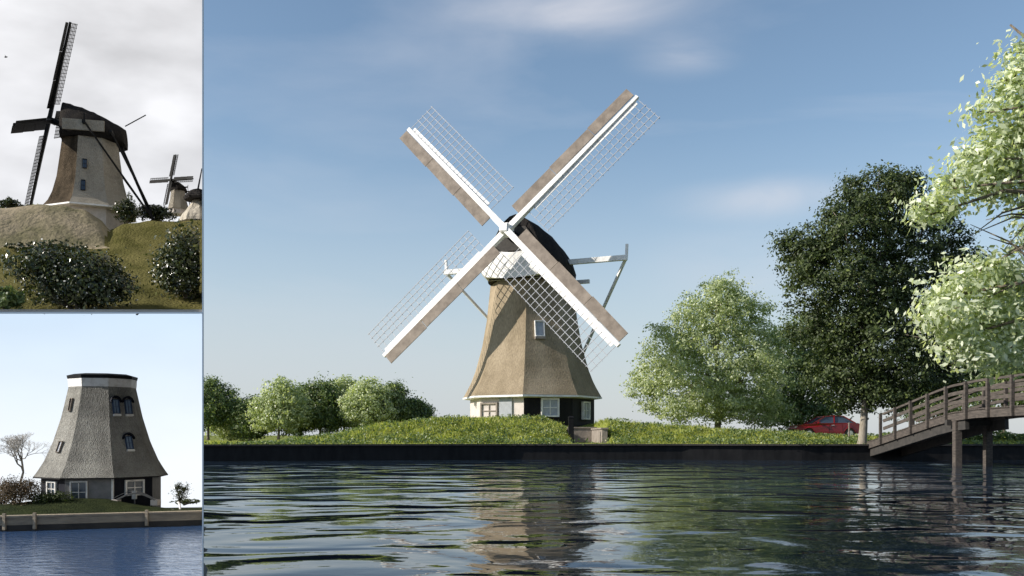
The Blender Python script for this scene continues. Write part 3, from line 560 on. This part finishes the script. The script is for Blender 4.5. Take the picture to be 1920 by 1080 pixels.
# shelf / divider
zs0, zs1 = zat(0, V0, 584.0), zat(0, V1, 584.0)
mb = MB(); a = [Lp(0, V0, 0), Lp(0, V1, 0), Lp(ul(V1), V1, 0), Lp(ul(V0), V0, 0)]
def zrow(p, py): return CZ+(HY-py)/F*p.y
mb.loft([[Vector((p.x, p.y, zrow(p, 585)))-org for p in a], [Vector((p.x, p.y, zrow(p, 585)+.02))-org for p in a]]); mb.build('shelf', M['outside'], case)
mb = MB(); p0, p1 = Lp(0, V0-.02, 0), Lp(ul(V0), V0-.02, 0); mb.beam(Vector((p0.x, p0.y, zrow(p0, 586.5)))-org, Vector((p1.x, p1.y, zrow(p1, 586.5)))-org, .012, .012); mb.build('divider_strip', M['frame'], case)
# sky backdrops
def backdrop(mat_, v, z0, z1, py0=None):
    mb = MB(); c = [(-.002, v), (ul(v)+.05, v)]
    mb.loft([[Lp(c[0][0], v, z0), Lp(c[1][0], v, z0), Lp(c[1][0], v, z1), Lp(c[0][0], v, z1)], [Lp(c[0][0], v+.02, z0), Lp(c[1][0], v+.02, z0), Lp(c[1][0], v+.02, z1), Lp(c[0][0], v+.02, z1)]])
    o = mb.build('sky_backdrop', mat_); tag(o, kind='structure'); return o
vb1, vb2 = 16.2, 17.4
backdrop(M['sky_grey'], vb1, zat(ul(vb1), vb1, 480), zat(0, vb1, -40))
backdrop(M['sky_blue'], vb2, -.3, zat(0, vb2, 586))
mb = MB(); mb.loft([[Lp(0, V1+.01, -.6), Lp(ul(V1), V1+.01, -.6), Lp(ul(V1), V1+.01, 9), Lp(0, V1+.01, 9)], [Lp(0, V1+.04, -.6), Lp(ul(V1), V1+.04, -.6), Lp(ul(V1), V1+.04, 9), Lp(0, V1+.04, 9)]]); o = mb.build('back_panel', M['outside']); 
o.parent = case; o.matrix_parent_inverse = Matrix.Translation(-org)
# ---- lower scene: water, quay, grass
mb = MB(); mb.loft([[Lp(-.001, V0, -.4), Lp(-.001, 13.05, -.4), Lp(ul(13.05), 13.05, -.4), Lp(ul(V0), V0, -.4)], [Lp(-.001, V0, .08), Lp(-.001, 13.05, .08), Lp(ul(13.05), 13.05, .08), Lp(ul(V0), V0, .08)]])
tag(mb.build('small_canal_water', M['water_small']), kind='structure')
def tray(name, v0, v1, nu, nv, zf, mat_, bottom):
    vv = np.linspace(v0, v1, nv); tt = np.linspace(0, 1, nu); T, V = np.meshgrid(tt, vv); U = -.002*(1-T)+T*(-(.189*V+.12)); X = r0.x*V+e0.x*U; Y = r0.y*V+e0.y*U
    return tag(grid_obj(name, X, Y, zf(U, V, X, Y), mat_), kind='structure')
def low_z(U, V, X, Y):
    px = 960+F*X/Y; yy = np.interp(px, [-60, 60, 150, 200, 270, 310, 400], [952, 940, 934, 935, 948, 952, 952]); ztop = CZ-(yy-HY)/F*Y
    return .265+(ztop-.265)*sm(13.05, 14.2, V)
tray('meadow', 13.02, vb2, 60, 50, low_z, M['darkgrass'], 0)
qy = empty('timber_quay', Lp(-1.2, 13, .08), 'low pale timber quay wall with short posts in the lower left view', 'quay')
def qb(name, mat_, u0, u1, v, z0, z1, th): mb = MB(); mb.beam(Lp(u0, v, (z0+z1)/2)-qy.location, Lp(u1, v, (z0+z1)/2)-qy.location, th, z1-z0); return mb.build(name, mat_, qy)
uL = ul(13)+.02; u65 = WP(65, 970, 12.95); u275 = WP(275, 970, 12.95)
M['quaywood'] = mat('pale quay boards', (.36, .30, .22), .8, (.24, .20, .15), 5, (1, 1, 6), .4)
qb('facing_board', M['quaywood'], uL, -.004, 12.99, .155, .25, .05); qb('dark_base', M['darkwood'], uL, -.004, 12.985, .0, .155, .045); qb('top_board', M['quaywood'], uL, -.004, 13.02, .252, .275, .16)
for pxx in (65, 275, 8): p = WP(pxx, 970, 12.94); mb = MB(); mb.beam(Vector((p.x, p.y, .1))-qy.location, Vector((p.x, p.y, .31))-qy.location, .035, .035); mb.build('quay_post', M['quaywood'], qy)
# ---- lower scene: mill without sails
s2 = .188; pm = WP(193, 900, 15.0); m2 = empty('sailless_windmill', (pm.x, pm.y, .26), 'grey thatched windmill tower without sails or cap beside the water in the lower left view', 'windmill', scale=s2)
ROT2 = 12; prof2 = [(2.3, 5.0), (2.7, 4.72), (3.5, 4.25), (5.0, 3.62), (7, 3.02), (9.4, 2.50)]
mb = MB(); mb.loft([oct_ring(r, z, ROT2) for z, r in dense(prof2)]); mb.build('body', M['thatch_grey'], m2)
mb = MB(); mb.loft([oct_ring(2.54, 9.35, ROT2), oct_ring(2.58, 10.0, ROT2)]); mb.build('white_band', M['white'], m2)
mb = MB(); mb.loft([oct_ring(2.60, 10.0, ROT2), oct_ring(2.66, 10.25, ROT2), oct_ring(2.1, 10.4, ROT2), oct_ring(.3, 10.5, ROT2)]); mb.build('flat_cover', M['tar'], m2)
M['navy'] = mat('dark navy boards', (.008, .009, .016), .6, (.016, .018, .026), 3, (1, 1, .3), .2, spec=.1)
M['greyboard'] = mat('grey boards', (.24, .23, .23), .7, (.17, .17, .17), 2, bump=.2)
mb = MB()
for k in range(8):
    a, b = ang(ROT2+45*k)*4.45, ang(ROT2+45*(k+1))*4.45; mb.add([a+Vector((0, 0, -1)), b+Vector((0, 0, -1)), b+Vector((0, 0, 2.3)), a+Vector((0, 0, 2.3))], [(0, 1, 2, 3)], 1 if k in (1, 7) else 0)  # grey faces put the light on the dark base boards into colour
mb.build('base_wall', [M['navy'], M['greyboard']], m2)
mb = MB(); mb.beam(ang(57)*4.47+Vector((0, 0, -.5)), ang(57)*4.47+Vector((0, 0, 2.25)), .14, .14); mb.build('corner_board', M['white'], m2)
mb = MB(); mb.loft([oct_ring(5.02, 2.3, ROT2), oct_ring(5.02, 2.2, ROT2), oct_ring(4.46, 2.2, ROT2)], caps=False); mb.build('eaves_board', M['tar'], m2)
b2 = [(-1, 4.45), (3, 4.45)]
window(m2, b2, ROT2, 0, 1.45, 1.5, 1.1, M['white'], M['glass'], .1)
window(m2, b2, ROT2, 1, 1.2, 1.15, 1.6, M['white'], M['glass'], -.7)
window(m2, b2, ROT2, 2, 1.4, 1.2, 1.1, M['white'], M['glass'], 0)
M['paleblue'] = mat('pale blue curtain window', (.20, .28, .40), .25); M['bluewin'] = mat('blue painted shutter', (.03, .06, .12), .4)
def dormer(z, k, side, wd, ht):
    f = window(m2, prof2, ROT2, k, z, wd, ht, M['bluewin'], M['paleblue'], side, bars=True, sill=M['white']); o, si, up, nn = face_frame(prof2, ROT2, k, z+ht/2, side)
    mb = MB(); pts = [(-1, -.12), (-.75, .12), (-.35, .24), (0, .28), (.35, .24), (.75, .12), (1, -.12)]
    mb.loft([[o+si*x*wd*.92+up*(y+.03)+nn*.0 for x, y in pts]+[o+si*x*wd*.92+up*(y-.1)+nn*.0 for x, y in pts[::-1]], [o+si*x*wd*.92+up*(y+.03)+nn*.26 for x, y in pts]+[o+si*x*wd*.92+up*(y-.1)+nn*.26 for x, y in pts[::-1]]])
    mb.build('hood', M['navy'], f)
dormer(7.75, 0, -.55, .5, 1.1); dormer(7.75, 0, .5, .5, 1.1); dormer(4.9, 0, .1, .52, 1.0)
window(m2, prof2, ROT2, 2, 7.9, .3, 1.0, M['stone'], M['glass'], 0, bars=False); window(m2, prof2, ROT2, 2, 4.6, .45, .9, M['stone'], M['curtain'], 0, bars=False)
# ---- lower scene: little arched footbridge, pipe, bushes, trees
pa, pb = WP(217, 938, 14.1), WP(292, 938, 14.1); fb = empty('arched_footbridge', tuple((pa+pb)/2-Vector((0, 0, .02))), 'little grey arched footbridge in front of the black wall of the sailless mill', 'footbridge'); fo = Vector(fb.location)
mb = MB(); K = 12; pp = [(pa.lerp(pb, i/K)+Vector((0, 0, math.sin(math.pi*i/K)*.10)))-fo for i in range(K+1)]
for a, b in zip(pp[:-1], pp[1:]): mb.beam(a, b, .14, .02)
mb.build('deck', M['greyboard'], fb); mb = MB()
for a, b in zip(pp[:-1], pp[1:]): mb.beam(a+Vector((0, -.07, .035)), b+Vector((0, -.07, .035)), .008, .008)
mb.build('rail', M['greyboard'], fb)
mb = MB()
for a in (pa-fo, pb-fo): mb = MB(); mb.box(a+Vector((0, 0, -.03)), (.1, .14, .08)); mb.build('abutment', M['render'], fb)
p1_, p2_, p3_ = WP(322, 957, 13.4), WP(338, 957, 13.4), WP(337, 945, 13.6)
mb = MB(); mb.tube([p1_, p1_.lerp(p2_, .7), p2_, p3_.lerp(p2_, .5), p3_, p3_+Vector((-.03, 0, .03))], .014, 8); tag(mb.build('bent_pipe', M['white'], smooth=True), 'small bent white pipe on the grass behind the quay', 'pipe')
pw = WP(252, 928, 14.3); mb = MB(); mb.box(pw, (.06, .04, .12)); st = mb.build('notice_board', M['white']); tag(st, 'tiny white board beside the little arched footbridge', 'notice board')
mb = MB(); mb.box(pw+Vector((0, .01, -.1)), (.012, .012, .12)); mb.build('post', M['greyboard'], st)
def bush(name, px, py, v, wpx, hpx, mat_, lab, cat, n=2600, leaf=.03, seed=1, clip=True, trunk=True, group=None, glint_count=0):
    rng = np.random.default_rng(seed); c = WP(px, py, v); D = c.y; rx, rz = wpx/F*D/2, hpx/F*D/2
    root = empty(name, (c.x, c.y, c.z-rz), lab, cat, group)
    lb = [((rng.uniform(-.55, .55)*rx, rng.uniform(-.3, .3)*rx, rz*(1+rng.uniform(-.45, .45))), (rx*rng.uniform(.4, .6), rx*.4, rz*rng.uniform(.4, .6))) for _ in range(9)]+[((0, 0, rz*.85), (rx*.8, rx*.5, rz*.7))]
    P, O, cc = crown_points(lb, n//14, 14, min(rx, rz)*.16, rng, .3)
    P[:, 2] = np.maximum(P[:, 2], -.01+.02*rng.random(len(P))); G = P+np.array(root.location); uu = G[:, 0]*e0.x+G[:, 1]*e0.y; vv = G[:, 0]*r0.x+G[:, 1]*r0.y; k = (uu < -.03) & (uu > -(.189*vv+.1)) & (vv > V0+.03) if clip else uu < 99
    leaves_mesh('foliage', P[k], leaf, mat_, root, O[k], rng, .5)
    if glint_count: P2 = (P+O*.035)[k]; O2 = O[k]; q_ = rng.choice(len(P2), glint_count, replace=False); leaves_mesh('glints', P2[q_], .013, M['glint'], root, O2[q_], rng, .9)
    mb = MB()
    for i in range(9):
        e = Vector(cc[rng.integers(len(cc))]); g = root.location+e
        if g.dot(e0) < -.02: mb.tube([(0, 0, 0), Vector((e.x*.35, e.y*.35, e.z*.5)), e], [.012, .008, .002], 5)
    mb.build('stems', M['bark'], root); return root
def baretree(px, py, v, wpx, hpx, lab, seed=4):
    rng = np.random.default_rng(seed); c = WP(px, py, v); H = hpx/F*c.y; root = empty('bare_tree', c, lab, 'tree'); mb = MB(); tw = MB()
    def grow(p, d, l, r, k):
        q_ = p+d*l; (mb if k > 4 else tw).tube([p, p.lerp(q_, .5)+Vector(rng.normal(0, 1, 3))*l*.06, q_], [r, r*.85, r*.7], 5 if k > 2 else 3, cap=False)
        if k:
            for _ in range(3 if k > 1 else 4): grow(q_, (d+Vector(rng.normal(0, .48, 3))+Vector((0, 0, .12))).normalized(), l*rng.uniform(.62, .85), r*.62, k-1)
    grow(Vector((0, 0, -.02)), Vector((.05, 0, 1)), H*.25, H*.022, 7); mb.build('trunk', M['palebark'], root); tw.build('twigs', M['twig'], root); return root
M['twig'] = mat('pale bare twigs', (.42, .40, .37), .9)
baretree(42, 915, 16.2, 120, 130, 'bare winter tree with pale twigs left of the sailless mill', 8)
bush('bush', 8, 930, 14.4, 60, 60, M['leaf_brown'], 'low brown bush cut off by the left edge of the lower view', 'bush', 3000, .022, 12)
bush('bush', 34, 922, 14.0, 105, 74, M['leaf_brown'], 'brown leafless bush at the left of the lower view', 'bush', 6000, .022, 2)
bush('bush', 92, 935, 14.0, 100, 42, M['leaf_dark'], 'dark low bush against the foot of the sailless mill', 'bush', 4200, .022, 3)
bush('bush', 337, 922, 16.0, 42, 38, M['leaf_bush'], 'small round dark tree on the meadow right of the sailless mill', 'tree', 1500, .022, 4)
bush('hedge', 345, 940, 16.3, 78, 14, M['leaf_dark'], 'low dark hedge along the horizon right of the sailless mill', 'hedge', 1500, .025, 5)

# ---- upper scene: terrain
def up_z(U, V, X, Y):
    px = 960+F*X/Y
    yl = np.interp(V, [7.5, 8, 9, 10, 10.4], [612, 588, 530, 482, 466]); lawn = CZ+(HY-yl)/F*Y
    z104 = CZ+(HY-466)/F*(Y-(V-10.4)*.9464)
    ycr = np.interp(px, [-60, 0, 60, 120, 160, 190, 205, 230, 380], [391, 390, 386, 387, 396, 414, 434, 420, 414]); zc = CZ+(HY-ycr)/F*(11.3*.9464+U*.3229)
    z = np.where(V < 10.4, lawn, z104+(zc-z104)*sm(10.4, 11.3, V)**.8)
    return z+.012*np.sin(X*9+1)*np.sin(Y*8)+.006*np.sin(X*23)*np.cos(Y*19)
def up_all(U, V, X, Y): return up_z(U, V, X, Y)
vv = np.linspace(V0+.0, vb1, 110); tt = np.linspace(0, 1, 80); T_, V_ = np.meshgrid(tt, vv); U_ = -.002*(1-T_)+T_*(-(.189*V_+.12)); X_ = r0.x*V_+e0.x*U_; Y_ = r0.y*V_+e0.y*U_; Z_ = up_z(U_, V_, X_, Y_)
Zf = CZ+(HY-583)/F*Y_; Z_ = np.maximum(Z_, Zf)
go = grid_obj('hillside', X_, Y_, Z_, M['lawn']); tag(go, kind='structure'); go.data.materials.append(M['drygrass']); go.data.materials.append(M['path']) if 'path' in M else None
pxg = 960+F*X_/Y_; fm = ((V_ > 10.35) & (pxg < 203-6*np.sin(V_*9))).astype(int)
go.data.polygons.foreach_set('material_index', fm[:-1, :-1].ravel().tolist())
# ---- upper scene: windmill seen from behind its left side
s1 = .104; pm = WP(170, 412, 12.6); m1 = empty('side_windmill', tuple(pm), 'large windmill seen from the side with dark sails in the upper left view', 'windmill', scale=s1)
ROT1 = 44; prof1 = [(.8, 5.5), (1.5, 4.95), (2.6, 4.45), (4.5, 3.95), (7, 3.6), (9.4, 3.3)]
mb = MB(); rr2 = [oct_ring(r, z, ROT1) for z, r in dense(prof1)]; n8 = 8; vs = [q for g in rr2 for q in g]; fs = []; ms = []
for i in range(len(rr2)-1):
    for k in range(8): mb.add([rr2[i][k], rr2[i][(k+1) % 8], rr2[i+1][(k+1) % 8], rr2[i+1][k]], [(0, 1, 2, 3)], 1 if k in (1, 2) else 0)  # two neighbouring faces take the darker brown thatch
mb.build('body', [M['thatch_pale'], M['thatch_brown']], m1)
mb = MB(); mb.loft([oct_ring(5.55, .8, ROT1), oct_ring(5.55, .62, ROT1), oct_ring(4.6, .6, ROT1)], caps=False); mb.build('eaves_board', M['white'], m1)
mb = MB(); mb.loft([oct_ring(4.6, -2.2, ROT1), oct_ring(4.6, .75, ROT1)]); mb.build('base_wall', M['render'], m1)
window(m1, prof1, ROT1, 0, 5.8, .45, 1.1, M['tar'], M['glass'], -.55); window(m1, prof1, ROT1, 0, 3.1, .45, 1.3, M['tar'], M['glass'], -.7)
Y1 = R(76); T1 = R(17.8); n1_, r1_, u1_ = mill_axes(Y1, T1); hb = n1_*4.7+Vector((0, 0, 10.3))
cap_mesh(m1, 9.5, Y1, 1.7, 4.5, 3.6, -4.0, 3.0, M['cap'], e=1.0)
nn1, rr1, _ = mill_axes(Y1, 0)
mb = MB(); mb.beam(nn1*2.4+rr1*3.56+Vector((0, 0, 10.35)), -nn1*2.2+rr1*3.62+Vector((0, 0, 10.35)), .25, 1.25); mb.build('side_boards', M['thatch_pale'], m1)
mb = MB(); mb.loft([oct_ring(3.3, 9.35, ROT1), oct_ring(3.5, 9.6, ROT1)]); mb.build('curb_ring', M['tar'], m1)
mb = MB(); mb.tube([hb-n1_*4, hb-n1_*.4], .36, 10); mb.build('windshaft', M['iron'], m1)
sails(m1, hb, Y1, T1, R(-22), 11.6, [M['tar'], M['tar'], M['darkwood'], M['tar']], lw=2.0, bars=24, th=.04, stock=.5, boardw=.9, mirror=True, skip=(0,))
tail(m1, Y1, 10.6, 4.3, 7.6, -.2, M['tar'], thick=.3)
mb = MB(); mb.tube([-nn1*3.9+Vector((0, 0, 11.7)), -nn1*4.8+Vector((0, 0, 12.3)), -nn1*6.3+Vector((0, 0, 13.3))], .07, 5); mb.build('vane_rod', M['tar'], m1)
# ---- upper scene: two farther mills
pf = WP(334, 396, 14.6); s3 = 53/F*pf.y/12; m3 = empty('small_windmill', tuple(pf), 'small dark windmill with four sails on the skyline right of the side windmill', 'windmill', scale=s3)
prof3 = [(.6, 4.2), (2, 3.9), (5, 3.3), (8.6, 2.9)]; mb = MB(); mb.loft([oct_ring(r, z, 10) for z, r in dense(prof3)]); mb.build('body', M['thatch_pale'], m3)
Y3 = R(20); n3, r3, u3 = mill_axes(Y3, R(12)); hb3 = n3*4.4+Vector((0, 0, 11.3)); cap_mesh(m3, 8.7, Y3, 2, 3.8, 3.1, -4, 2.8, M['cap'])
mb = MB(); mb.loft([oct_ring(3.6, -1.5, 10), oct_ring(3.6, .6, 10)]); mb.build('base_wall', M['render'], m3)
mb = MB(); mb.tube([hb3-n3*3, hb3], .4, 8); mb.build('windshaft', M['iron'], m3)
sails(m3, hb3, Y3, R(12), R(177), 11.4, [M['iron'], M['iron'], M['iron'], M['iron']], lw=1.0, bars=10, th=.05, stock=.8, boardw=.8); tail(m3, Y3, 9.8, 5, 7.5, .4, M['tar'], thick=.4)  # sails coloured near-black to paint them in silhouette, not iron parts
pe = WP(372, 412, 13.6); m4 = empty('cut_off_windmill', tuple(pe), 'beige windmill cut off by the right edge of the upper left view', 'windmill')
def bis(o):
    bm = bmesh.new(); bm.from_mesh(o.data); pc = Lp(-.006, 8, 0)-pe; geo = bm.verts[:]+bm.edges[:]+bm.faces[:]
    bmesh.ops.bisect_plane(bm, geom=geo, plane_co=pc, plane_no=e0, clear_outer=True); bm.to_mesh(o.data); bm.free()
k4 = pe.y/F
mb = MB(); mb.loft([oct_ring(r*k4, z*k4, 20) for z, r in ((-6, 34), (0, 33), (6, 30), (14, 24), (24, 17), (36, 10), (42, 8))]); bis(mb.build('body', M['thatch_pale'], m4))
mb = MB(); mb.loft([oct_ring(r*k4, z*k4, 20) for z, r in ((36, 26), (40, 27), (46, 22), (54, 14), (58, 3))]); bis(mb.build('cap', M['cap'], m4))
mb = MB(); a, b = WP(371, 356, 13.3)-pe, WP(378.5, 316, 13.5)-pe; mb.beam(a, b, .022, .012, .012, .008); mb.build('sail', M['tar'], m4)
# ---- upper scene: shrubs, bird
bush('shrub', 142, 522, 8.05, 222, 128, M['leaf_bush'], 'large glossy dark shrub in front of the lawn in the upper left view', 'shrub', 17000, .032, 21, glint_count=620)
bush('shrub', 348, 492, 8.5, 150, 140, M['leaf_bush'], 'glossy dark shrub at the right edge of the upper left view', 'shrub', 11000, .032, 22, glint_count=320)
bush('shrub', 78, 464, 10.2, 190, 17, M['leaf_bush'], 'low dark strip of shrubs at the foot of the dry mound', 'shrub', 3000, .026, 31)
bush('shrub', 10, 560, 7.95, 70, 45, M['leaf_mid'], 'patch of leafy shrub in the bottom left corner of the upper left view', 'shrub', 1600, .04, 23)
bush('shrub', 237, 392, 12.0, 46, 56, M['leaf_bush'], 'dark green shrub at the right foot of the side windmill', 'shrub', 3000, .028, 24)
bush('shrub', 296, 398, 12.8, 80, 42, M['leaf_bush'], 'dark shrubs between the side windmill and the small windmill', 'shrub', 3600, .03, 25)
bush('shrub', 370, 425, 11.7, 60, 30, M['leaf_bush'], 'dark shrub below the cut off windmill', 'shrub', 1800, .03, 26)
bush('shrub', 22, 383, 13.5, 60, 24, M['leaf_bush'], 'dark tree tops behind the dry mound at the far left', 'shrub', 1800, .03, 27)
bush('shrub', 62, 388, 13.8, 50, 16, M['leaf_mid'], 'pale green bushes behind the foot of the lower sail', 'shrub', 1200, .03, 28)
pb_ = WP(11, 107, 13); mb = MB(); mb.tube([pb_+Vector((-.02, 0, 0)), pb_, pb_+Vector((.025, 0, .003))], [.004, .010, .002], 6)
mb.add([pb_, pb_+Vector((.0, .03, .018)), pb_+Vector((.014, .0, .002))], [(0, 1, 2)]); mb.add([pb_, pb_+Vector((0, -.03, .018)), pb_+Vector((.014, 0, .002))], [(0, 1, 2)])
tag(mb.build('bird', M['tar']), 'tiny dark bird flying in the grey sky of the upper left view', 'bird')
